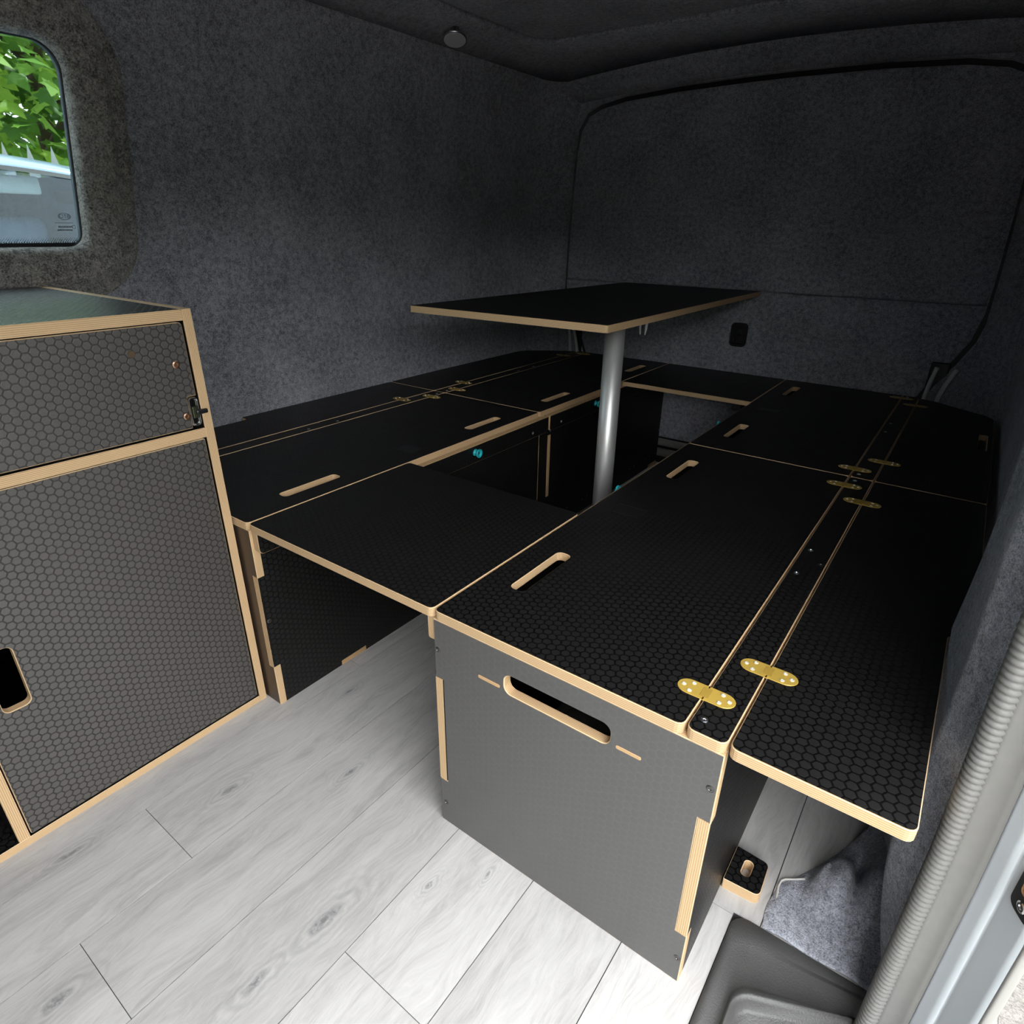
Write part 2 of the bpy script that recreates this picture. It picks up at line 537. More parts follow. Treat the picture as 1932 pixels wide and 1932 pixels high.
# ------------------------------------------------------------------ van shell
def xl(z):      # inner face of the left side lining at height z
    P = [(-0.1, -0.672), (0, -0.670), (0.44, -0.661), (0.9, -0.652), (1.2, -0.636), (1.36, -0.617), (1.44, -0.598), (1.47, -0.585)]
    for (z0, a), (z1, b) in zip(P, P[1:]):
        if z <= z1: return a + (b - a) * (z - z0) / (z1 - z0)
    return P[-1][1]
MIR = 0.475     # the van is symmetric about x = MIR / 2
WY0, WY1, WZ0, WZ1 = -0.98, 0.10, 0.905, 1.283
def rear_round(y):      # the side lining turns in towards the rear doors
    t = max(0.0, (y - 1.80) / 0.19)
    return 0.11 * t ** 2.4
ys = lin(-2.2, -1.12, 8) + [-1.03] + lin(-0.9, 0.05, 10) + [0.16, 0.2] + lin(0.3, 1.8, 14) + lin(1.83, 1.99, 7)
zs = [-0.05, 0.1, 0.3, 0.5, 0.7, 0.86, 1.0, 1.1, 1.2, 1.30, 1.345, 1.39, 1.43, 1.455, 1.472, 1.55]
v, f = [], []
for y in ys:
    for z in zs: v.append((xl(z) + rear_round(y), y, z))
nz = len(zs)
for i in range(len(ys) - 1):
    for j in range(nz - 1):
        if ys[i] >= -1.04 and ys[i + 1] <= 0.17 and zs[j] >= 0.855 and zs[j + 1] <= 1.345: continue
        f.append((i * nz + j, (i + 1) * nz + j, (i + 1) * nz + j + 1, i * nz + j + 1))
wall_left = link('wall_left', mesh_py(v, f), CARPET, None, True, kind='structure', label='grey felt carpet lining the long side of the van')
thick(wall_left, 0.03, (-1, 0, 0))
# right side lining behind the sliding door pillar
ys2 = lin(0.52, 1.8, 10) + lin(1.83, 1.99, 7)
wall_right = link('wall_right', grid(lambda y, z: (MIR - xl(z) - rear_round(y) + 0.012, y, z), ys2, zs), CARPET, None, True, kind='structure', label='dark felt lined side wall behind the door pillar')
thick(wall_right, 0.03, (1, 0, 0))

# carpet wrapped pillar and loose carpet foot, one surface x(y, z)
def pillar_x(y, z):
    ridge = 1.098 + 0.012 * max(0, z - 0.45)
    if y < 0.18:
        t = (0.18 - y) / 0.074
        x = ridge + 0.042 * t ** 1.25
    elif y < 0.42:
        x = ridge + 0.006 * math.sin((y - 0.18) / 0.24 * PI)
    else:
        x = ridge + 0.062 * ((y - 0.42) / 0.20) ** 1.5
    x += 0.004 * math.sin(9 * z + 21 * y) * min(1, z * 4)
    if z < 0.26: x += 0.046 * (1 - max(z, 0) / 0.26) ** 1.4 * max(0.0, 1 - max(0.0, y - 0.20) / 0.22)
    return x
py = lin(0.106, 0.46, 40) + lin(0.48, 0.62, 8)
pz = lin(-0.02, 0.7, 34) + lin(0.74, 1.46, 10)
pillar = link('carpet_pillar', grid(lambda y, z: (min(pillar_x(y, z), 1.157), y, z), py, pz), CARPET_BLUE, wall_right, True, label='blue grey carpet wrapped round the door pillar and folded onto the floor')
thick(pillar, 0.006, (1, 0, 0))

# the loose foot of the carpet lies out over the floor with a folded lump
def foot_left(y):
    if y < 0.235: return 0.987 + 0.003 * math.sin(60 * y)
    t = (y - 0.235) / 0.215
    return 0.990 + 0.112 * t ** 0.85
def foot(y, u):
    x0 = foot_left(y); x = x0 + (1.150 - x0) * u
    z = 0.0045 * min(1.0, u * 14 + 0.15)
    k = max(0.0, min(1.0, (y - 0.165) / 0.13)); k = k * k * (3 - 2 * k)
    z += 0.11 * k * max(0.0, (x - 1.050) / 0.085) ** 2.0
    edge = min(1.0, u * 5)
    for (cx, cy, sx, sy, am) in ((1.062, 0.270, 0.030, 0.050, 0.056), (1.085, 0.215, 0.014, 0.030, 0.012), (1.050, 0.268, 0.006, 0.030, -0.010), (1.088, 0.29, 0.008, 0.05, -0.022), (1.108, 0.25, 0.012, 0.06, 0.022)):
        q = ((x - cx) / sx) ** 2 + ((y - cy) / sy) ** 2
        z += edge ** 1.2 * am * math.exp(-(q ** 1.6 if am > 0.05 else q))
    z += edge * 0.003 * math.sin(70 * x + 40 * y)
    return (x, y, z)
o = link('carpet_foot', grid(foot, lin(0.1475, 0.45, 60), [(i / 48) ** 1.3 for i in range(49)]), CARPET_BLUE, wall_right, True)
thick(o, 0.004, (0, 0, -1))

# ceiling: recessed head lining and a lower border running round it
RC = (-0.42, MIR + 0.42, -2.2, 1.565)
ceil = link('ceiling', board_mesh([(RC[0] - 0.03, RC[2]), (RC[1] + 0.03, RC[2]), (RC[1] + 0.03, RC[3] + 0.03), (RC[0] - 0.03, RC[3] + 0.03)], 0.03), [CARPET, CARPET], None, kind='structure', label='dark felt head lining')
place(ceil, FACE_UP(1.524))
def ring(x0, x1, y1, z, zr, dip=0.0, arch=0.0):
    pts = []
    for t in lin(0, 1, 12): pts.append((x0, -2.2 + (y1 - 0.10 + 2.2) * t, z))
    for a in lin(0.2, 0.8, 4):
        an = PI - a * PI / 2
        pts.append((x0 + 0.10 + 0.10 * math.cos(an), y1 - 0.10 + 0.10 * math.sin(an), z + (zr - z) * a))
    for t in lin(0, 1, 10):
        x = x0 + 0.10 + (x1 - x0 - 0.20) * t
        pts.append((x, y1 - dip * (2 * t - 1) ** 2, zr + arch * (1 - (2 * t - 1) ** 2)))
    for a in lin(0.8, 0.2, 4):
        an = a * PI / 2
        pts.append((x1 - 0.10 + 0.10 * math.cos(an), y1 - 0.10 + 0.10 * math.sin(an), z + (zr - z) * a))
    for t in lin(1, 0, 12): pts.append((x1, -2.2 + (y1 - 0.10 + 2.2) * t, z))
    return pts
def open_loft(rings):
    n = len(rings[0]); v = [p for r in rings for p in r]
    f = [(k * n + i, k * n + i + 1, (k + 1) * n + i + 1, (k + 1) * n + i) for k in range(len(rings) - 1) for i in range(n - 1)]
    return mesh_py(v, f)
border = link('ceiling_border', open_loft([ring(RC[0], RC[1], RC[3], 1.524, 1.524), ring(RC[0], RC[1], RC[3], 1.512, 1.514), ring(-0.50, MIR + 0.50, 1.72, 1.500, 1.506), ring(-0.586, MIR + 0.586, 1.90, 1.474, 1.470, 0.02, 0.040)]), CARPET, ceil, True)
header = link('rear_header', open_loft([ring(-0.586, MIR + 0.586, 1.90, 1.472, 1.468, 0.02, 0.040), ring(-0.592, MIR + 0.592, 1.925, 1.462, 1.456, 0.02, 0.034), ring(-0.600, MIR + 0.600, 1.955, 1.44, 1.432, 0.01, 0.030), ring(-0.62, MIR + 0.62, 1.990, 1.41, 1.405, 0.0, 0.032)]), CARPET, ceil, True)
for o in (border, header):
    thick(o, 0.02, (0, 0.3, 1))

# cab end: unseen, closed full height to keep front light off the rear
wf = link('wall_cab_blocker', box_mesh(-0.70, -2.26, -0.05, 1.17, -2.2, 1.56), CARPET, None, kind='structure', label='added felt lined partition blocking light from the cab')
link('roof', box_mesh(-0.76, -2.3, 1.575, 1.24, 2.10, 1.60), PAINT, None, kind='structure')
# sliding door opening: header above it, cab wall in front of it
link('wall_front', box_mesh(1.06, -2.2, -0.05, 1.13, -1.18, 1.52), CARPET, None, kind='structure', label='felt lined side wall ahead of the sliding door')
link('trim_1', box_mesh(0.99, -1.18, 1.33, 1.13, 0.60, 1.52, 0.02), CARPET, None, kind='structure', label='felt lined rail above the sliding door opening')

# rear doors: carpeted tailgate inside a carpeted frame
def tail_outline(grow=0.0):
    half = [(0.66, 0.06), (0.66, 0.42, ), (0.690, 0.48), (0.731, 0.55), (0.780, 0.6426), (0.800, 0.72), (0.7995, 0.7747), (0.789, 0.90), (0.7655, 1.0146), (0.7665, 1.05), (0.776, 1.10), (0.766, 1.20), (0.752, 1.29), (0.728, 1.345), (0.68, 1.381), (0.589, 1.3985), (0.382, 1.414), (0.07, 1.4216)]
    half = [(0.66, 0.06), (0.66, 0.42), (0.690, 0.49), (0.735, 0.56), (0.770, 0.635), (0.785, 0.72), (0.785, 0.80), (0.7785, 1.0), (0.772, 1.12), (0.762, 1.24), (0.748, 1.315), (0.715, 1.365), (0.66, 1.388), (0.555, 1.405), (0.34, 1.418), (0.07, 1.4226)]
    r = [(MIR / 2 + x, z) for x, z in half]
    l = [(MIR / 2 - x, z) for x, z in half[::-1]]
    p = r + l
    if area2(p) < 0: p = p[::-1]
    return offset(p, -grow) if grow else p
fr_out = [(-0.72, -0.05), (1.195, -0.05), (1.195, 1.47), (-0.72, 1.47)]
link('wall_outer_skin', box_mesh(-0.76, 2.075, -0.1, 1.24, 2.10, 1.60), PAINT, None, kind='structure')
rear_wall = board('wall_rear', None, fr_out, 0.03, FACE_FRONT(2.012), [tail_outline(0.016)], [CARPET, CARPET], 0.004, kind='structure', label='felt lined frame round the rear doors')
back = board('door_1', None, [(-0.72, 0.0), (1.195, 0.0), (1.195, 1.47), (-0.72, 1.47)], 0.01, FACE_FRONT(2.05), (), [RUBBER, RUBBER], 0.001, kind='structure', label='felt lined tailgate at the back of the van')
tg = tail_outline()
def clip(poly, zc, keep_above):
    out = []
    n = len(poly)
    for i in range(n):
        a, b = poly[i], poly[(i + 1) % n]
        ia, ib = (a[1] > zc) == keep_above, (b[1] > zc) == keep_above
        if ia: out.append(a)
        if ia != ib:
            t = (zc - a[1]) / (b[1] - a[1]); out.append((a[0] + (b[0] - a[0]) * t, zc))
    return out
board('upper_lining', back, clip(tg, 0.7445, True), 0.028, FACE_FRONT(2.032), (), [CARPET, CARPET], 0.006)
hx0, hx1, hz0, hz1 = 0.2325, 0.2865, 0.540, 0.619
board('lower_lining', back, clip(clip(tg, 0.7425, False), 0.105, True), 0.030, FACE_FRONT(2.032), [rrect(hx0, hz0, hx1, hz1, 0.012)], [CARPET, CARPET], 0.004)
# door handle recess
hd = board('door_handle', back, rrect(hx0 - 0.006, hz0 - 0.006, hx1 + 0.006, hz1 + 0.006, 0.016), 0.006, FACE_FRONT(2.003), [rrect(hx0 + 0.006, hz0 + 0.006, hx1 - 0.006, hz1 - 0.006, 0.010)], [BLACK, BLACK], 0.002)
board('recess', hd, rrect(hx0 + 0.005, hz0 + 0.005, hx1 - 0.005, hz1 - 0.005, 0.010), 0.003, FACE_FRONT(2.018), (), [BLACK, BLACK], 0.001)
place(link('release_button', box_mesh(-0.0095, -0.010, 0, 0.0095, 0.010, 0.008, 0.003), BLACK, hd), frame((0.259, 2.016, 0.592), (1, 0, 0), (0, 0, 1)))
place(link('release_lever', box_mesh(-0.0095, -0.012, 0, 0.0095, 0.012, 0.010, 0.003), BLACK, hd), frame((0.259, 2.016, 0.566), (1, 0, 0), (0, 0, 1)))
# bare metal of the rear pillars where the carpet stops
for s in (1, -1):
    q = lambda x: MIR / 2 + s * x
    ch = empty('trim_2' if s == 1 else 'trim_3', (q(0.71), 1.975, 0), kind='structure', label='bare metal channel at the foot of the rear pillar ' + ('beside the fold-out flap' if s == 1 else 'behind the table'))
    link('channel_back', box_mesh(q(0.71) - 0.028, 1.983, 0.30, q(0.71) + 0.028, 1.996, 0.56, 0.004), plain('dark_channel', (0.02, 0.02, 0.022), 0.25), ch)
    for dx, lean in ((-0.020, 0.012), (0.018, 0.030)):
        path = [(q(0.71) + dx, 1.974, 0.30), (q(0.71) + dx, 1.974, 0.43)] + [(q(0.71) + dx + s * lean * t ** 1.6, 1.972, 0.43 + 0.115 * t) for t in lin(0.15, 1, 7)]
        link('flange', tube(path, 0.0075, 10), plain('pale_bare_metal', (0.62, 0.64, 0.63), 0.3, 0.1), ch, True)
# sill below the tailgate
sill = empty('trim_4', (0.2375, 1.98, 0), kind='structure', label='grey rounded metal sill under the tailgate')
link('sill_bar', tube([(-0.5, 1.985, 0.088), (1.0, 1.985, 0.088)], 0.016, 14), PAINT_EDGE, sill, True)
link('sill_tread', tube([(-0.5, 1.965, 0.048), (1.0, 1.965, 0.048)], 0.018, 14), PAINT_EDGE, sill, True)
link('sill_base', box_mesh(-0.6, 1.96, -0.02, 1.1, 2.03, 0.035, 0.004), BLACK, sill)

# ------------------------------------------------------------------ side window
win = empty('window_1', (-0.66, -0.42, 0.9), kind='structure', label='side window with rounded corners and shaggy charcoal surround')
w_in = round_poly([(-0.97, 0.905, 0.04), (0.105, 0.901, 0.036), (0.144, 1.287, 0.050), (-0.97, 1.287, 0.05)], 0, 8)
def wring(grow, x):
    return [(xl(z) + x, y, z) for y, z in offset(w_in, -grow)]
link('window_frame', loft([wring(-0.003, -0.026), wring(-0.001, -0.012), wring(0.002, -0.002), wring(0.008, 0.005), wring(0.020, 0.010), wring(0.045, 0.015), wring(0.062, 0.017), wring(0.072, 0.014), wring(0.080, 0.006), wring(0.090, 0.004), wring(0.108, 0.002), wring(0.118, -0.018)]), CARPET_SHAGGY, win, True)
link('window_seal', loft([wring(-0.0045, -0.0225), wring(-0.003, -0.019), wring(0.0, -0.018), wring(0.004, -0.026)]), RUBBER, win, True)
link('outer_skin', loft([wring(0.002, -0.052), wring(0.30, -0.066), wring(0.30, -0.05), wring(0.002, -0.042)]), PAINT, win)
LEAN = (xl(1.28) - xl(0.90)) / 0.38
def pane_M(z, proud):
    return frame((xl(0.90) - 0.027 + LEAN * (z - 0.90) + proud, 0, z), (0, 1, 0), tuple(Vector((LEAN, 0, 1)).normalized()))
glass = board('pane', win, [(y, z - 0.9) for y, z in offset(w_in, -0.006)], 0.004, pane_M(0.90, 0), (), [GLASS, GLASS], 0.0003)
def text_mesh(s, size):
    cu = bpy.data.curves.new('t', 'FONT'); cu.body = s; cu.size = size; cu.extrude = 0.0001
    cu.align_x = 'CENTER'; cu.align_y = 'CENTER'
    ob = bpy.data.objects.new('t', cu); COL.objects.link(ob)
    bpy.context.view_layer.update()
    me = bpy.data.meshes.new_from_object(ob.evaluated_get(bpy.context.evaluated_depsgraph_get()))
    bpy.data.objects.remove(ob); bpy.data.curves.remove(cu)
    return me
ETCH = plain('dark_etching', (0.03, 0.04, 0.05), 0.6)
def on_glass(o, y, z): place(o, Matrix.Translation((0, y, 0)) @ pane_M(z, 0.0046) @ Matrix.Rotation(PI, 4, 'Y'))
etch = link('etched_mark', text_mesh('BTO', 0.0105), ETCH, glass, label='mirrored etched lettering BTO with small approval marks')
on_glass(etch, 0.0790, 0.9645)
v, f = [], []
for i in range(40):
    a = 2 * PI * i / 40
    for k in (1.0, 0.90): v.append((0.0125 * k * math.cos(a), 0.0070 * k * math.sin(a), 0))
for i in range(40):
    j = (i + 1) % 40
    f.append((2 * i, 2 * j, 2 * j + 1, 2 * i + 1))
on_glass(link('etched_oval', mesh_py(v, f), ETCH, glass), 0.0790, 0.9645)
v, f = [], []
def bar(x, y, w, h):
    k = len(v); v.extend([(x - w / 2, y - h / 2, 0), (x + w / 2, y - h / 2, 0), (x + w / 2, y + h / 2, 0), (x - w / 2, y + h / 2, 0)]); f.append((k, k + 1, k + 2, k + 3))
bar(0, 0, 0.036, 0.0008)
for i in range(9): bar(-0.001 + (i - 4) * 0.0032, -0.008, 0.0022, 0.0030)
for i in range(10): bar(0.003 + (i - 5) * 0.0030, -0.0145, 0.0019, 0.0028)
for (dx, dy) in ((-0.0175, -0.008),):
    bar(dx - 0.003, dy, 0.0007, 0.006); bar(dx + 0.003, dy, 0.0007, 0.006); bar(dx, dy - 0.003, 0.006, 0.0007); bar(dx, dy + 0.003, 0.006, 0.0007)
on_glass(link('etched_lines', mesh_py(v, f), ETCH, glass), 0.0755, 0.9515)
# dotted frit band along the lower edge of the pane
v, f = [], []
for row in range(4):
    for i in range(230):
        y = -0.92 + i * 0.0046 + (0.0023 if row % 2 else 0); z = 0.913 + row * 0.0026
        rr = 0.0013 - row * 0.0002
        k = len(v)
        for a in range(6): v.append((y + rr * math.cos(a * PI / 3), z - 0.9 + rr * math.sin(a * PI / 3), 0))
        f.append(tuple(range(k, k + 6)))
k = len(v); v += [(-0.96, 0, 0), (0.09, 0, 0), (0.09, 0.0115, 0), (-0.96, 0.0115, 0)]; f.append((k, k + 1, k + 2, k + 3))
place(link('frit_band', mesh_py(v, f), RUBBER, glass, kind='stuff'), pane_M(0.90, 0.0045))

# ------------------------------------------------------------------ small shared meshes
def screw_mesh(r=0.0045):
    return lathe([(r, 0), (r, 0.0006), (r * 0.72, 0.0012), (r * 0.42, 0.0012), (r * 0.30, 0.0002)], 12)
SCREW = screw_mesh(); SCREW.materials.append(ZINC)
SCREW_D = screw_mesh(0.0050); SCREW_D.materials.append(plain('dull_steel_screw', (0.16, 0.155, 0.15), 0.4, 1.0))
SCREW_B = screw_mesh(0.0030); SCREW_B.materials.append(plain('bright_screw', (0.85, 0.80, 0.68), 0.25, 0.35))
PIN = screw_mesh(0.0022); PIN.materials.append(ZINC)
SCREW_C = screw_mesh(0.0062); SCREW_C.materials.append(COPPER)
def inst(name, me, parent, M, **kw):
    o = bpy.data.objects.new(name, me); COL.objects.link(o)
    put(o, parent, M)
    return tag(o, **kw)
def capsule(l, w, seg=10):
    r = w / 2; pts = []
    for i in range(seg + 1):
        a = -PI / 2 + PI * i / seg; pts.append((l / 2 - r * 1.1 + 1.1 * r * math.cos(a), r * math.sin(a)))
    for i in range(seg + 1):
        a = PI / 2 + PI * i / seg; pts.append((-l / 2 + r * 1.1 + 1.1 * r * math.cos(a), r * math.sin(a)))
    return pts
HINGE = board_mesh(capsule(0.072, 0.028), 0.0016, [], 0.0005)
HINGE.materials.append(BRASS); HINGE.materials.append(BRASS)
KNUCKLE = box_mesh(-0.0055, -0.0095, 0, 0.0055, 0.0095, 0.0008, 0.0003); KNUCKLE.materials.append(plain('brass_knuckle', (0.50, 0.32, 0.06), 0.42, 0.25))
SLIT = box_mesh(-0.0008, -0.014, 0, 0.0008, 0.014, 0.0004); SLIT.materials.append(BRASS_DARK)
def hinge(parent, x, y):
    h = inst('hinge', HINGE, parent, Matrix.Translation((x, y, 0.4393)))
    inst('knuckle', KNUCKLE, h, Matrix.Translation((x, y, 0.4405)))
    inst('joint_line', SLIT, h, Matrix.Translation((x, y, 0.4407)))
    for s in (-1, 1):
        for dx, dy in ((0.0285, 0), (0.0185, 0.0080), (0.0185, -0.0080)):
            inst('screw', SCREW_B, h, Matrix.Translation((x + s * dx, y + dy, 0.4408)))

KNOB = lathe([(0.0085, 0), (0.0095, 0.001), (0.0095, 0.004), (0.0055, 0.006), (0.0050, 0.009), (0.0085, 0.012), (0.0115, 0.013), (0.0120, 0.0165), (0.0105, 0.018), (0.0065, 0.0165), (0.0050, 0.013)], 20)
KNOB.materials.append(CYAN)
for p in KNOB.polygons: p.use_smooth = True
BORE = lathe([(0.0042, 0), (0.0042, 0.0145), (0.0022, 0.0150)], 12); BORE.materials.append(CYAN_DARK)

H, T = 0.44, 0.015
def bench(side, near, label):
    """side +1: right hand bench, -1: left hand bench (its mirror image)"""
    X = (lambda x: x) if side > 0 else (lambda x: MIR - x)
    y0, y1 = (0.001, 0.9895) if near else (0.9915, 1.966)
    root = empty('storage_bench', (X(0.69), (y0 + y1) / 2, 0), label=label, cat='bench', group='plywood storage benches')
    def P(pts):
        q = [(X(p[0]), *p[1:]) for p in pts]
        return q if side > 0 else q[::-1]
    top = FACE_UP(H - T)
    slots = ((0.122, 0.268), (0.722, 0.866)) if near else ((1.108, 1.258), (1.706, 1.858))
    holes = [round_poly(P([(0.5275, a), (0.5535, a), (0.5535, b), (0.5275, b)]), 0.0095, 5) for a, b in slots]
    board('seat_board', root, round_poly(P([(0.4765, y0), (0.8643, y0), (0.8643, y1), (0.4765, y1)]), 0.010, 4), T, top, holes)
    board('hinge_strip', root, round_poly(P([(0.8672, y0), (0.9143, y0), (0.9143, y1), (0.8672, y1)]), 0.010, 4), T, top)
    if near:
        out = [(0.9172, y0), (1.0965, y0), (1.0965, 0.395), (1.128, 0.395), (1.128, y1), (0.9172, y1)]
        hh = []
    else:
        out = [(0.9172, y0), (1.128, y0), (1.131, 1.20), (1.1275, 1.79), (1.105, 1.83), (0.965, 1.935), (0.9172, 1.955)]
        hh = [] if side < 0 else [round_poly(P([(1.097, 1.41), (1.1165, 1.41), (1.1165, 1.58), (1.097, 1.58)]), 0.007, 4)]
    board('fold_out_flap', root, round_poly(P(out), 0.010, 4), T, top, hh)
    # hinges
    for hx, hy in (((0.8657, 0.070), (0.9157, 0.158), (0.8657, 0.925), (0.9157, 0.838)) if near else ((0.8657, 1.054), (0.9157, 1.148), (0.8657, 1.918), (0.9157, 1.831))):
        hinge(root, X(hx), hy)
    for sx, sy in (((0.8805, 0.0247), (0.8800, 0.4463), (0.8800, 0.5462), (0.8805, 0.9675)) if near else ((0.8805, 1.0185), (0.8800, 1.439), (0.8800, 1.544), (0.8805, 1.945))):
        inst('screw', SCREW, root, Matrix.Translation((X(sx), sy, H - 0.0002)))
    inst('screw', SCREW_D, root, Matrix.Translation((X(0.906), 0.4996 if near else 1.49, H - 0.0004)))
    # flush catch let into the seat board
    cy = 0.50 if near else 1.47
    a = X(0.512); b = X(0.580)
    cp = board('catch_plate', root, rrect(min(a, b), cy - 0.024, max(a, b), cy + 0.024, 0.002), 0.0012, FACE_UP(H - 0.0006), [rrect(min(a, b) + 0.004, cy - 0.020, max(a, b) - 0.004, cy + 0.020, 0.002)], [BLACK, BLACK], 0.0005)
    board('catch_tongue', cp, rrect(min(a, b) + 0.006, cy - 0.018, max(a, b) - 0.006, cy + 0.018, 0.002), 0.0008, FACE_UP(H - 0.0006), (), [BLACK, BLACK], 0.0004)

    # box under the seat
    zt = H - T - 0.0005
    ya, yb = (0.001, 0.9890) if near else (0.9900, 1.946)
    inner_face = FACE_LEFT(0.490) if side > 0 else FACE_RIGHT(-0.015)
    LY = (lambda y: -y) if side > 0 else (lambda y: y)
    def S(pts): 
        q = [(LY(p[0]), *p[1:]) for p in pts]
        return q if LY(1) > 0 else q[::-1]
    if side > 0:
        # long side: tabs come through the end panel at mid height
        longp = [(ya + T, 0), (yb, 0), (yb, zt), (ya + T, zt), (ya + T, 0.316), (ya, 0.316), (ya, 0.1005), (ya + T, 0.1005)]
        endn = [(0.4755, 0), (0.915, 0), (0.915, 0.1005), (0.8995, 0.1005), (0.8995, 0.316), (0.915, 0.316), (0.915, zt), (0.4755, zt), (0.4755, 0.316), (0.491, 0.316), (0.491, 0.1005), (0.4755, 0.1005)]
    else:
        longp = [(ya + T, 0), (yb, 0), (yb, zt), (ya + T, zt), (ya + T, 0.3195), (ya, 0.3195), (ya, 0.1005), (ya + T, 0.1005)]
        endn = [(-0.44, 0), (0, 0), (0, 0.1005), (-T, 0.1005), (-T, 0.3195), (0, 0.3195), (0, zt), (-0.44, zt)]
    if not near:
        longp = [(ya, 0), (yb, 0), (yb, zt), (ya, zt)]
        xa, xb = sorted((X(0.492), X(0.898)))
        endn = [(xa, 0), (xb, 0), (xb, zt), (xa, zt)]
    board('inner_side_panel', root, S(longp), T, inner_face, mats=[FILM, PLY], ch=0.0004)
    ow = 0.900 if side > 0 else X(0.900)
    if side > 0: board('outer_side_panel', root, longp, T, FACE_RIGHT(0.900))
    else: board('outer_side_panel', root, [(-p[0], p[1]) for p in longp][::-1], T, FACE_LEFT(X(0.900)))
    if near and side > 0:
        hl = [round_poly([(0.6085, 0.3545), (0.7765, 0.3545), (0.7765, 0.3875), (0.6085, 0.3875)], 0.0125, 6)]
        board('end_panel', root, endn, T, FACE_FRONT(ya + T), hl, mats=[FILM_GREY, PLY], label='black end panel, grey with painted sheen, with a long hand slot')
        for a, b in ((0.5615, 0.6010), (0.7855, 0.8205)):
            board('tenon', root, rrect(a, 0.3575, b, 0.3632, 0.0025), 0.010, FACE_FRONT(0.0105), (), [PLY, PLY], 0.0004)
        for sx, sz in ((0.4825, 0.3705), (0.4865, 0.0475), (0.9065, 0.3690), (0.9085, 0.0485)):
            inst('screw', SCREW_D, root, frame((sx, 0.0012, sz), (1, 0, 0), (0, 0, 1)))
    else:
        board('end_panel', root, endn, T, FACE_FRONT(ya + T), (), mats=[plain('film_brown_reflection', (0.055, 0.036, 0.024), 0.35) if (near and side < 0) else FILM, PLY])  # near left end: black film with its brown reflection put into the colour
    board('rear_end_panel', root, [(min(X(0.4915), X(0.9)), 0), (max(X(0.4915), X(0.9)), 0), (max(X(0.4915), X(0.9)), zt), (min(X(0.4915), X(0.9)), zt)], 0.012, FACE_FRONT(yb - 0.0005))
    # support rail along the aisle
    ra, rb = (0.006, 1.016) if near else (1.024, 1.955)
    rail = round_poly(S([(ra, 0.3755, 0.010), (rb, 0.3755, 0.010), (rb, zt, 0), (ra, zt, 0)]), 0, 4)
    board('support_rail', root, rail, 0.0165, FACE_LEFT(0.4750) if side > 0 else FACE_RIGHT(0.0002))
    xf = 0.4584 if side > 0 else 0.0168
    face = (lambda y, z: frame((xf, y, z), (0, -1, 0), (0, 0, 1))) if side > 0 else (lambda y, z: frame((xf, y, z), (0, 1, 0), (0, 0, 1)))
    ky = 0.656 if near else (1.309 if side < 0 else 1.325)
    kz = 0.4065
    k = inst('turn_knob', KNOB, root, face(ky, kz))
    inst('bore', BORE, k, face(ky, kz))
    for sy in ((0.12, 0.93) if near else (1.09, 1.90)):
        inst('screw', SCREW, root, face(sy, 0.392))
    # visible joints, floor tabs and fixings of the aisle panel
    xp = 0.4752 if side > 0 else -0.0002
    pf = (lambda y, z: frame((xp, y, z), (0, -1, 0), (0, 0, 1))) if side > 0 else (lambda y, z: frame((xp, y, z), (0, 1, 0), (0, 0, 1)))
    for a, b in (((0.170, 0.2445),) if near else ((1.862, 1.940),)):
        board('floor_tab', root, S([(a, 0.001), (b, 0.001), (b, 0.0125), (a, 0.0125)]), 0.0012, FACE_LEFT(0.4753) if side > 0 else FACE_RIGHT(0.0), (), [PLY, PLY], 0.0003)
    if not near:
        board('divider_tenon', root, S([(1.040, 0.1405), (1.0545, 0.1405), (1.0545, 0.354), (1.040, 0.354)]), 0.0016, FACE_LEFT(0.4753) if side > 0 else FACE_RIGHT(0.0), (), [PLY, PLY], 0.0004)
    for sy, sz in (((0.0095, 0.215), (0.60, 0.05)) if near else ((1.053, 0.353 + 0.012), (1.185, 0.051), (1.290, 0.046), (1.324, 0.0515), (1.678, 0.049), (1.717, 0.0518), (1.785, 0.051), (1.819, 0.051), (1.87, 0.051), (1.922, 0.0516), (1.935, 0.156))):
        inst('screw', SCREW_D if near else PIN, root, pf(sy, sz))
    return root

bench(1, True, 'nearest black plywood bench box with a long hand slot in its grey end panel')
bench(1, False, 'black plywood bench behind the nearest box, against the tailgate and right wall')
bench(-1, True, 'black plywood bench along the left wall just behind the cabinet')
bench(-1, False, 'black plywood bench in the far left corner behind the table')

# boards bridging the aisle
fb = empty('infill_board', (0.2375, 0.215, 0.425), label='black hex board bridging the aisle between the two near benches', cat='board', group='aisle infill boards')
board('panel', fb, rrect(0.0015, 0.001, 0.4738, 0.428, 0.010), T, FACE_UP(H - T))
rb = empty('infill_board', (0.2375, 1.75, 0.425), label='black board bridging the aisle in front of the tailgate', cat='board', group='aisle infill boards')
board('panel', rb, rrect(0.0015, 1.535, 0.4738, 1.9655, 0.004), T, FACE_UP(H - T))
br = link('bracket', box_mesh(0.395, 1.60, 0.385, 0.425, 1.66, 0.4245, 0.003), BLACK, rb)
link('strut', tube([(0.41, 1.64, 0.39), (0.425, 1.70, 0.33), (0.43, 1.72, 0.26)], 0.009, 8), BLACK, rb, True)

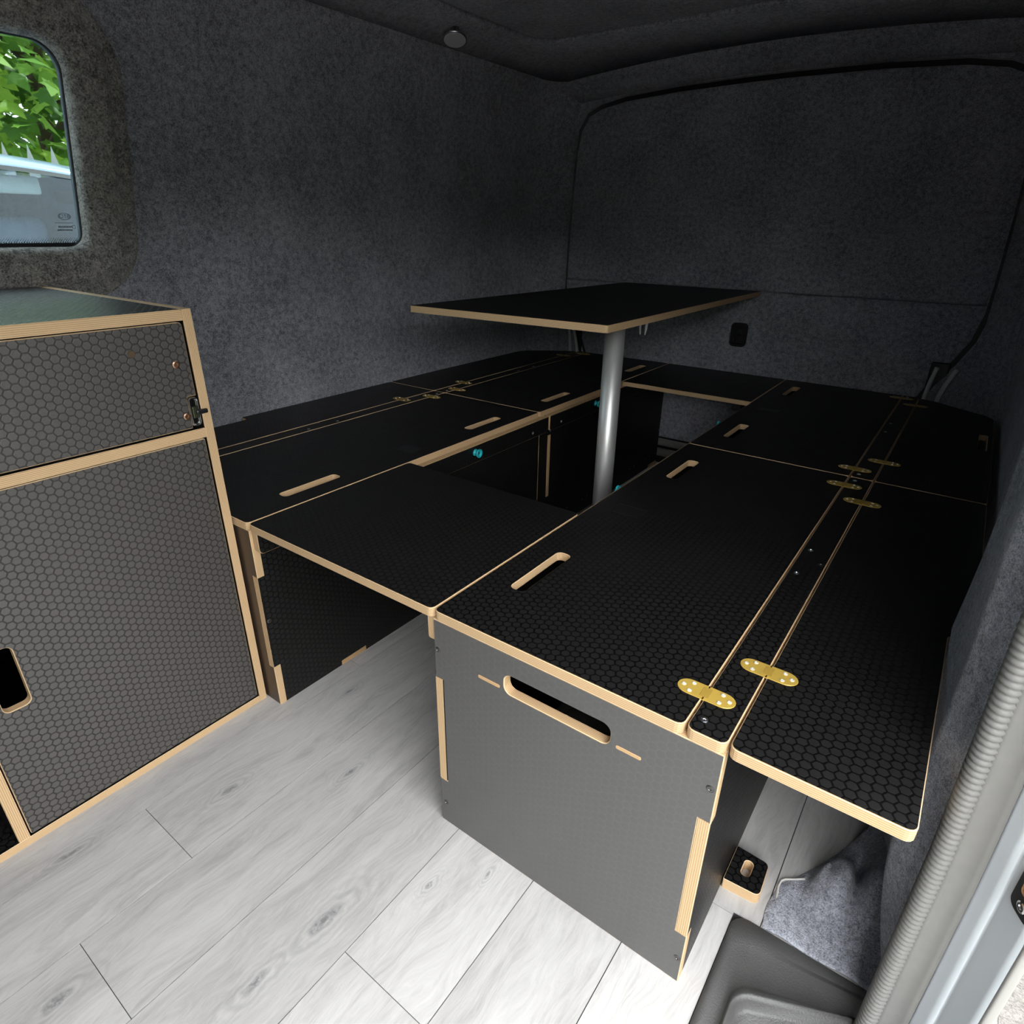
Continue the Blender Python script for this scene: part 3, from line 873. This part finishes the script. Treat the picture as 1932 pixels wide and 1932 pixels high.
# ------------------------------------------------------------------ table
tb = empty('table', (0.297, 0.866, 0), label='black topped plywood table on a thick round metal leg', cat='table')
TC, TW, TL = (0.0562, 1.3639, 0.755), 0.5726, 1.3917
TM = Matrix.Translation(TC) @ Matrix.Rotation(0.044, 4, 'Z') @ Matrix.Rotation(0.0014, 4, 'Y') @ Matrix.Rotation(-0.0149, 4, 'X') @ Matrix.Translation((0, 0, -0.0165))
FILM_SMOOTH = plain('smooth_black_laminate', (0.008, 0.008, 0.0085), 0.5, 0, 0.25)
board('table_top', tb, rrect(-TW / 2, -TL / 2, TW / 2, TL / 2, 0.006, 3), 0.0165, TM, (), [FILM_SMOOTH, PLY], 0.0006)
LX, LY_ = 0.297, 0.866
leg = place(link('leg', lathe([(0.0253, 0.004), (0.0253, 0.744)], 40), ALU, tb, True), Matrix.Translation((LX, LY_, 0)))
for p in leg.data.polygons: p.use_smooth = len(p.vertices) == 4
place(link('floor_socket', lathe([(0.062, 0.0), (0.062, 0.004), (0.052, 0.008), (0.030, 0.010), (0.030, 0.030), (0.0256, 0.030)], 32), ALU, tb), Matrix.Translation((LX, LY_, 0)))
place(link('top_flange', lathe([(0.0258, 0.0), (0.034, 0.002), (0.034, 0.006)], 32), ALU, tb), Matrix.Translation((LX, LY_, 0.739)))
for sx in (0.026, -0.026):
    inst('flange_screw', SCREW, tb, Matrix.Translation((LX + sx, LY_ + 0.012, 0.740)) @ Matrix.Rotation(PI, 4, 'X'))
def clip_at(lx, ly):
    base = Matrix(TM) @ Matrix.Translation((lx, ly, 0))
    c = link('leg_clip', box_mesh(-0.016, -0.010, -0.006, 0.016, 0.010, 0.0, 0.002), BLACK, tb)
    place(c, base)
    for s in (-1, 1):
        path = [(s * 0.0075, 0, -0.003), (s * 0.0085, 0, -0.012), (s * 0.0088, 0, -0.022), (s * 0.0078, 0, -0.033), (s * 0.0066, 0, -0.042)]
        o = link('claw', tube([tuple((base @ Vector(p))) for p in path], lambda t: 0.0050 - 0.0032 * t, 8), CLEAR, tb, True)
clip_at(0.235, -0.37); clip_at(0.250, 0.53)

# ------------------------------------------------------------------ cabinet beside the window
XC = -0.0446
CY0, CY1, CZ = -1.12, -0.0040, 0.826
cb = empty('kitchen_cabinet', (-0.34, -0.55, 0), label='tall plywood cabinet with dark hex doors under the side window', cat='cabinet')
XB = -0.640
def cab_board(name, y0, y1, z0, z1, x0=XB, x1=XC, mats=None, ch=0.0012):
    """carcass board with its cut edges facing the aisle: thickness along y or z"""
    if (y1 - y0) < (z1 - z0) and (y1 - y0) < 0.03:
        M = frame((0, y1, 0), (1, 0, 0), (0, 0, 1)); t = y1 - y0
        return board(name, cb, [(x0, z0), (x1, z0), (x1, z1), (x0, z1)], t, M, (), mats, ch)
    t = z1 - z0
    return board(name, cb, [(x0, y0), (x1, y0), (x1, y1), (x0, y1)], t, FACE_UP(z0), (), mats, ch)
FILM_TOP = film_mat('blue_black_hex_top', (0.020, 0.024, 0.027), (0.012, 0.014, 0.016), 0.26, 0.36, 0.8, 0.3)
cab_board('side_panel', CY1 - 0.0155, CY1, 0.0, CZ)
cab_board('side_panel', CY0, CY0 + 0.0155, 0.0, CZ - 0.0165)
cab_board('worktop', CY0, CY1 - 0.0157, CZ - 0.0175, CZ, mats=[FILM_TOP, PLY])
cab_board('middle_rail', CY0 + 0.0157, CY1 - 0.0157, 0.6075, 0.6245)
cab_board('base_board', CY0 + 0.0157, CY1 - 0.0157, 0.0005, 0.0150)
cab_board('divider', -0.4660, -0.4500, 0.0152, 0.6073, x1=XC - 0.001)
board('back_panel', cb, [(CY0 + 0.016, 0.016), (CY1 - 0.016, 0.016), (CY1 - 0.016, 0.80), (CY0 + 0.016, 0.80)], 0.006, FACE_RIGHT(XB), (), [BLACK_MATT, PLY])
# drop flap across the top with a lock at its corner
FD = film_mat('brown_black_hex_door_sheen', (0.075, 0.069, 0.064), (0.010, 0.009, 0.0085), 0.36, 0.60, 0.8, 0.35)  # the black film made paler to stand in for reflected door light
flap = [(CY0 + 0.018, 0.6275), (-0.0385, 0.6275), (-0.0385, 0.683, 0.004), (-0.0222, 0.683), (-0.0222, 0.8060, 0.006), (CY0 + 0.018, 0.8060)]
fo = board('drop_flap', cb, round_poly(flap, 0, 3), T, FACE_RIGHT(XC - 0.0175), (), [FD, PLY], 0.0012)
for sy, sz in ((-0.0450, 0.7390), (-0.0450, 0.6500), (-1.05, 0.739)):
    inst('screw', SCREW_C, fo, frame((XC - 0.0026, sy, sz), (0, 1, 0), (0, 0, 1)))
CAP = lathe([(0.0062, 0), (0.0058, 0.0006)], 6); CAP.materials.append(plain('brown_cap', (0.09, 0.055, 0.03), 0.5))
inst('cover_cap', CAP, fo, frame((XC - 0.0024, -0.110, 0.7655), (0, 1, 0), (0, 0, 1)))
# chrome lock
lk = board('lock', cb, rrect(-0.0375, 0.6290, -0.0205, 0.6810, 0.006), 0.010, FACE_RIGHT(XC - 0.012), [rrect(-0.0350, 0.6330, -0.0230, 0.6770, 0.004)], [CHROME, CHROME], 0.0012)
board('lock_case', lk, rrect(-0.0350, 0.6330, -0.0230, 0.6770, 0.004), 0.004, FACE_RIGHT(XC - 0.011), (), [plain('dark_lock_case', (0.03, 0.033, 0.03), 0.2, 0.8), CHROME], 0.0005)
link('lock_bolt', box_mesh(XC - 0.007, -0.030, 0.6500, XC + 0.004, -0.0085, 0.6585, 0.003), BLACK, lk)
link('lock_catch', box_mesh(XC - 0.008, -0.034, 0.6440, XC - 0.001, -0.024, 0.6640, 0.001), plain('olive_catch', (0.12, 0.13, 0.08), 0.3, 0.8), lk)
# lower door with hand slot, and the open bay beside it
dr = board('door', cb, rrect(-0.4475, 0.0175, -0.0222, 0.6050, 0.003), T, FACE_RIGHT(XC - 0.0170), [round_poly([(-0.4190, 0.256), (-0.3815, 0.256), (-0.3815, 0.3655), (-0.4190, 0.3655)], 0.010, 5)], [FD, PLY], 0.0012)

# ------------------------------------------------------------------ small loose things
ab = empty('anchor_block', (0.945, 0.21, 0), label='small square plywood block with an oval hole on the floor', cat='block')
board('block', ab, round_poly([(0.9165, 0.174, 0.002), (0.9725, 0.178, 0.010), (0.9700, 0.2435, 0.010), (0.9165, 0.2465, 0.002)], 0, 4), 0.020, FACE_UP(0.0), [round_poly([(0.936, 0.199), (0.949, 0.199), (0.949, 0.229), (0.936, 0.229)], 0.0062, 6)], None, 0.0012)
cable = [(1.0005, 0.160, 0.0025), (0.9975, 0.178, 0.0025), (0.9940, 0.203, 0.0025), (0.9905, 0.228, 0.0025), (0.9915, 0.2405, 0.0025), (0.9965, 0.2475, 0.0025), (1.006, 0.2535, 0.003), (1.022, 0.262, 0.008)]
tag(link('cable', tube(cable, 0.0016, 8), WHITE, None, True), 'thin white cable coming out from under the folded carpet', 'cable')

dl = empty('ceiling_light', (-0.492, 1.20, 1.49), label='small round silver downlight in the ceiling corner', cat='light')
LM = Matrix.Translation((-0.492, 1.20, 1.488)) @ Vector((-0.24, 0.28, 0.93)).to_track_quat('Z', 'Y').to_matrix().to_4x4()
place(link('bezel', lathe([(0.014, 0.030), (0.014, -0.012), (0.033, -0.014), (0.0365, -0.017), (0.0365, -0.021), (0.032, -0.022)], 32), CHROME, dl, True), LM)
place(link('diffuser', lathe([(0.0335, -0.0222), (0.031, -0.0232)], 32), plain('frosted_diffuser', (0.62, 0.62, 0.63), 0.4), dl), LM)

# ------------------------------------------------------------------ sliding door pillar: step, seal, painted jamb
def step_ring(o, z, n=44):
    """closed outline of the step opening, shrunk by o"""
    pts = round_poly([(0.9475 + o, -1.15 + o), (1.162, -1.15 + o), (1.162, 0.1465 - o * (0.6)), (0.9475 + o, 0.1465 - o)], 0, 1)
    return pts
outer = round_poly([(0.9478, -1.15), (1.165, -1.15), (1.165, 0.146), (0.9478, 0.146, 0.024)], 0, 8)
ridge = round_poly([(0.984, -1.11), (1.160, -1.11), (1.160, 0.114), (0.984, 0.036, 0.034)], 0, 8)
def lerp(p, q, t): return [((1 - t) * a[0] + t * b[0], (1 - t) * a[1] + t * b[1]) for a, b in zip(p, q)]
st_rings = [(outer, -0.03), (outer, 0.0016), (offset(outer, 0.003), 0.0040), (lerp(outer, ridge, 0.30), 0.0030), (lerp(outer, ridge, 0.36), 0.0005), (lerp(outer, ridge, 0.60), -0.0030), (lerp(outer, ridge, 0.84), -0.004), (lerp(outer, ridge, 0.90), -0.001), (lerp(outer, ridge, 0.97), 0.0025), (ridge, 0.002), (offset(ridge, 0.004), -0.004), (offset(ridge, 0.007), -0.016), (offset(ridge, 0.012), -0.020)]
step = tag(link('side_step', loft([[(x, y, z) for x, y in r] for r, z in st_rings], True), STEP, None, True), 'black moulded plastic entry step inside the sliding door', 'step')

jamb = empty('trim_5', (1.15, 0.09, 0), kind='structure', label='sliding door jamb with ribbed grey seal and pale blue paint')
def seal_pt(z): return (1.1335 - 0.022 * max(0, (z - 0.35)) , 0.089, z)
def seal_mesh():
    v, f = [], []
    seg, z0, z1, per, sub = 14, -0.03, 1.30, 0.0078, 5
    n = int((z1 - z0) / per) * sub
    for k in range(n + 1):
        z = z0 + (z1 - z0) * k / n
        cx, cy, _ = seal_pt(z)
        r = 0.0096 + 0.0026 * abs(math.sin(PI * (z - z0) / per)) ** 0.6
        for i in range(seg):
            a = 2 * PI * i / seg
            v.append((cx + r * 0.95 * math.cos(a), cy + r * 1.25 * math.sin(a), z))
    for k in range(n):
        for i in range(seg):
            j = (i + 1) % seg
            f.append((k * seg + i, k * seg + j, (k + 1) * seg + j, (k + 1) * seg + i))
    return mesh_py(v, f)
link('ribbed_seal', seal_mesh(), GREY_RUBBER, jamb, True)
def strip(pts_fn, zs_): return grid(pts_fn, lin(0, 1, 6), zs_)
zz = lin(-0.06, 1.35, 30)
def flank(u, z):
    cx, cy, _ = seal_pt(z)
    return (cx + 0.006 + 0.030 * u, cy - 0.006 + 0.004 * math.sin(u * PI), z)
o = link('smooth_seal_lip', strip(flank, zz), GREY_RUBBER, jamb, True); so = o.modifiers.new('t', 'SOLIDIFY'); so.thickness = 0.004
def paint(u, z):
    cx, cy, _ = seal_pt(z)
    k = 0.055 * u
    crease = 0.0025 * (1 if u > 0.42 else 0)
    return (cx + 0.0355 + 0.036 * u, cy - 0.002 - 0.062 * u ** 1.15 + crease, z)
zz2 = lin(-0.02, 1.35, 40)
us = [0, 0.1, 0.2, 0.3, 0.40, 0.425, 0.5, 0.6, 0.7, 0.8, 0.9, 1.0]
o = link('painted_jamb', grid(paint, us, zz2), PAINT, jamb, True); so = o.modifiers.new('t', 'SOLIDIFY'); so.thickness = 0.004; so.offset = 0
def lip(u, z):
    a = paint(1.0, z)
    return (a[0] + 0.012 * u, a[1] - 0.004 + 0.012 * u * u, z)
o = link('outer_lip', grid(lip, lin(0, 1, 5), zz2), PAINT_EDGE, jamb, True); so = o.modifiers.new('t', 'SOLIDIFY'); so.thickness = 0.005
link('sill_cover', box_mesh(1.165, -1.15, -0.10, 1.20, 0.06, -0.015, 0.008), PAINT, jamb)
# striker plate
pA = Vector(paint(0.72, 0.40)); d = (Vector(paint(0.95, 0.40)) - Vector(paint(0.55, 0.40))).normalized()
SM = frame(tuple(pA + Vector((0, -0.001, 0))), tuple(d), (0, 0, 1))
sp = board('striker_plate', jamb, rrect(-0.010, -0.036, 0.022, 0.075, 0.010), 0.0035, SM, [rrect(-0.002, -0.012, 0.016, 0.06, 0.004)], [BLACK, plain('rust', (0.20, 0.10, 0.04), 0.8)], 0.001)
board('striker_hollow', sp, rrect(-0.003, -0.013, 0.017, 0.061, 0.004), 0.001, SM, (), [BLACK_MATT, BLACK_MATT], 0.0003)
BOLT = screw_mesh(0.006); BOLT.materials.append(CHROME)
inst('bolt', BOLT, sp, SM @ Matrix.Translation((0.006, -0.024, 0.0036)))

# ------------------------------------------------------------------ outside
GZ = -0.55
gp = link('ground', box_mesh(-14, -12, GZ - 0.1, 16, 14, GZ), GRAVEL, None, kind='structure')
tag(link('tarmac', box_mesh(1.425, -6, GZ - 0.02, 6, 9, GZ + 0.012), TARMAC, None, kind='structure'))

# parked car facing the van
CARP = plain('silver_blue_car_paint', (0.36, 0.46, 0.60), 0.18, 0.35)
car = empty('parked_car', (-3.4, 0.35, GZ), label='silver blue car parked nose towards the van outside the window', cat='car')
def car_section(pts, w):   # pts: (x, z) side profile swept over width with rounded shoulders
    return [(x, z) for x, z in pts]
yc = 0.35
def arch(x, z, w, crown, n=13):
    return [(x, yc - w + 2 * w * i / (n - 1), z + crown * (1 - (2 * i / (n - 1) - 1) ** 2)) for i in range(n)]
def span(rows): 
    n = len(rows[0]); v = [p for r in rows for p in r]
    return mesh_py(v, [(k * n + i, k * n + i + 1, (k + 1) * n + i + 1, (k + 1) * n + i) for k in range(len(rows) - 1) for i in range(n - 1)])
o = link('roof', span([arch(-2.60, 1.135, 0.62, 0.045), arch(-2.64, 1.160, 0.63, 0.048), arch(-2.80, 1.195, 0.63, 0.05), arch(-3.3, 1.22, 0.62, 0.05), arch(-4.2, 1.19, 0.60, 0.05)]), CARP, car, True)
so = o.modifiers.new('t', 'SOLIDIFY'); so.thickness = 0.010; so.offset = -1
o = link('header_strip', span([arch(-2.575, 1.118, 0.62, 0.045), arch(-2.602, 1.137, 0.62, 0.045)]), RUBBER, car, True)
o = link('windscreen', span([arch(-1.72, 0.52, 0.74, 0.03), arch(-2.0, 0.72, 0.71, 0.035), arch(-2.3, 0.93, 0.67, 0.04), arch(-2.575, 1.115, 0.62, 0.045)]), CAR_GLASS, car, True)
for s in (-1, 1):
    link('windscreen_pillar', tube([(-1.70, yc + s * 0.76, 0.50), (-2.1, yc + s * 0.715, 0.80), (-2.6, yc + s * 0.645, 1.14), (-3.2, yc + s * 0.64, 1.20)], 0.035, 8), CARP, car, True)
    link('side_body', box_mesh(-4.6, yc + s * 0.80 - 0.05, GZ + 0.25, -1.0, yc + s * 0.80 + 0.05, 0.50, 0.04), CARP, car)
    for wx in (-1.3, -4.0):
        place(link('wheel', lathe([(0.20, 0), (0.31, 0.01), (0.31, 0.18), (0.20, 0.19)], 24), RUBBER, car, True), frame((wx, yc + s * 0.80 - 0.09, GZ + 0.31), (1, 0, 0), (0, 0, 1)) @ Matrix.Translation((0, 0, -0.19)))
link('bonnet', span([arch(-0.95, 0.20, 0.70, 0.03), arch(-1.05, 0.36, 0.76, 0.05), arch(-1.70, 0.50, 0.78, 0.05)]), CARP, car, True)
link('nose', box_mesh(-1.1, yc - 0.78, GZ + 0.2, -0.92, yc + 0.78, 0.24, 0.05), CARP, car)
SEAT = plain('car_seat_cloth', (0.20, 0.25, 0.31), 0.9, 0, 0.2, 0.2)
link('dashboard', box_mesh(-2.35, yc - 0.68, 0.30, -1.75, yc + 0.68, 0.50, 0.05), plain('dashboard_grey', (0.22, 0.24, 0.25), 0.6), car)
for s in (-1, 1):
    link('seat', box_mesh(-3.0, yc + s * 0.36 - 0.23, 0.0, -2.80, yc + s * 0.36 + 0.23, 0.78, 0.07), SEAT, car, True)
    link('headrest', box_mesh(-3.0, yc + s * 0.36 - 0.12, 0.80, -2.90, yc + s * 0.36 + 0.12, 0.97, 0.04), SEAT, car, True)
link('rear_cabin', box_mesh(-4.3, yc - 0.62, 0.0, -3.9, yc + 0.62, 1.05, 0.05), SEAT, car)
for s in (-1, 1):
    link('door_trim', box_mesh(-4.2, yc + s * 0.60 - 0.02, 0.30, -2.75, yc + s * 0.60 + 0.02, 1.16, 0.01), SEAT, car)
link('parcel_panel', box_mesh(-3.98, yc - 0.60, 0.0, -3.92, yc + 0.60, 1.18, 0.01), SEAT, car)
CREAM = plain('cream_visor', (0.74, 0.74, 0.60), 0.6)
link('sun_visor', box_mesh(-2.68, 0.20, 1.065, -2.655, 0.755, 1.140, 0.010), CREAM, car, True)
link('sun_visor', box_mesh(-2.68, -0.40, 1.065, -2.655, 0.05, 1.140, 0.010), CREAM, car, True)
ring_pts = [(-2.32 + 0.06 * math.sin(a), 0.48 + 0.19 * math.cos(a), 0.58 + 0.17 * math.sin(a)) for a in lin(0, 2 * PI, 28)]
link('steering_wheel', tube(ring_pts, 0.014, 8), plain('wheel_grey', (0.35, 0.37, 0.37), 0.5), car, True)
link('mirror', box_mesh(-2.66, 0.80, 1.03, -2.63, 0.90, 1.085, 0.012), BLACK, car, True)

# palisade fence: only its spiked tops rise above the car
FENCE = plain('galvanised_grey', (0.34, 0.36, 0.34), 0.55, 0.3)
fe = empty('palisade_fence', (-5.0, 1.5, GZ), label='grey palisade fence with spiked tops beyond the car', cat='fence')
PALE = None
for i in range(26):
    y = -0.6 + i * 0.155
    if PALE is None:
        w = 0.034
        me = board_mesh([(-w, 0), (w, 0), (w, 1.86), (w * 0.5, 1.93), (0, 2.015), (-w * 0.5, 1.93), (-w, 1.86)], 0.012, (), 0.002)
        me.materials.append(FENCE); me.materials.append(FENCE); PALE = me
    inst('pale', PALE, fe, frame((-5.0, y, GZ), (0, 1, 0), (0, 0, 1)))
for z in (0.1, 1.1):
    link('rail', box_mesh(-5.03, -0.8, z - 0.02, -4.995, 3.6, z + 0.02), FENCE, fe)

# maple tree
def leaf_poly(s):
    base = [(0, -0.10), (0.16, -0.02), (0.46, -0.06), (0.36, 0.14), (0.52, 0.34), (0.26, 0.36), (0.20, 0.52), (0.0, 0.86)]
    return [(x * s, y * s) for x, y in base] + [(-x * s, y * s) for x, y in base[-2:0:-1]]
def foliage(cen, rad, n, s0, s1, rng):
    v, f = [], []
    for _ in range(n):
        while True:
            p = Vector((rng.uniform(-1, 1), rng.uniform(-1, 1), rng.uniform(-1, 1)))
            if p.length < 1: break
        p = Vector((p.x * rad[0], p.y * rad[1], p.z * rad[2])) + Vector(cen)
        nrm = Vector((rng.uniform(0.1, 1.0), rng.uniform(-0.7, 0.5), rng.uniform(0.15, 1.0))).normalized()
        dn = Vector((rng.uniform(-0.6, 0.6), rng.uniform(-0.7, 0.7), -1))
        ey = (dn - nrm * dn.dot(nrm)).normalized(); ex = ey.cross(nrm)
        s = rng.uniform(s0, s1); k = len(v)
        lp = leaf_poly(s)
        for x, y in lp:
            q = p + ex * x + ey * y - nrm * (0.25 * abs(x))
            v.append(tuple(q))
        f.append(tuple(range(k, k + len(lp))))
    me = bpy.data.meshes.new('leaves'); me.from_pydata(v, [], f)
    return me
def tree(name, loc, cen, rad, n, s0, s1, label, seed):
    rng = random.Random(seed)
    t = empty(name, loc, label=label, cat='tree')
    link('trunk', tube([(loc[0], loc[1], loc[2]), (loc[0] + 0.05, loc[1] + 0.1, loc[2] + 1.2), (loc[0] - 0.05, loc[1] + 0.05, loc[2] + 2.4), (loc[0], loc[1] + 0.2, loc[2] + 4.0)], lambda u: 0.16 - 0.09 * u, 10), BARK, t, True)
    for i in range(9):
        a = rng.uniform(0, 2 * PI); z = loc[2] + 1.3 + i * 0.28; l = rng.uniform(1.0, 1.8)
        link('branch', tube([(loc[0], loc[1], z), (loc[0] + 0.5 * l * math.cos(a), loc[1] + 0.5 * l * math.sin(a), z + 0.5), (loc[0] + l * math.cos(a), loc[1] + l * math.sin(a), z + 0.8)], lambda u: 0.05 - 0.035 * u, 7), BARK, t, True)
    link('foliage', foliage(cen, rad, n, s0, s1, rng), LEAF, t, kind='stuff')
tree('maple_tree', (-7.4, 2.6, GZ), (-7.2, 2.4, 2.0), (1.7, 2.4, 2.1), 4300, 0.13, 0.24, 'bright green maple tree filling the side window', 3)
# unseen hedges added to block the low sky at the door and front
hg = link('sky_blocker_hedge', grid(lambda a, z: (7.0 + 0.35 * math.sin(3.1 * a) * math.cos(4 * z) + 0.25 * math.sin(11 * a + 5 * z), a, z), lin(-10, 10, 90), lin(GZ, 1.9, 14)), plain('blocker_hedge_green', (0.030, 0.050, 0.018), 0.9, 0, 0.2, 0.5, 8), None, True, kind='structure')
so = hg.modifiers.new('t', 'SOLIDIFY'); so.thickness = 0.8; so.offset = 1
hg2 = link('sky_blocker_hedge', grid(lambda a, z: (a, -8.0 + 0.35 * math.sin(3.1 * a) * math.cos(4 * z) + 0.25 * math.sin(11 * a + 5 * z), z), lin(-12, 7, 90), lin(GZ, 1.9, 14)), bpy.data.materials['blocker_hedge_green'], None, True, kind='structure')
so = hg2.modifiers.new('t', 'SOLIDIFY'); so.thickness = 0.8; so.offset = 1
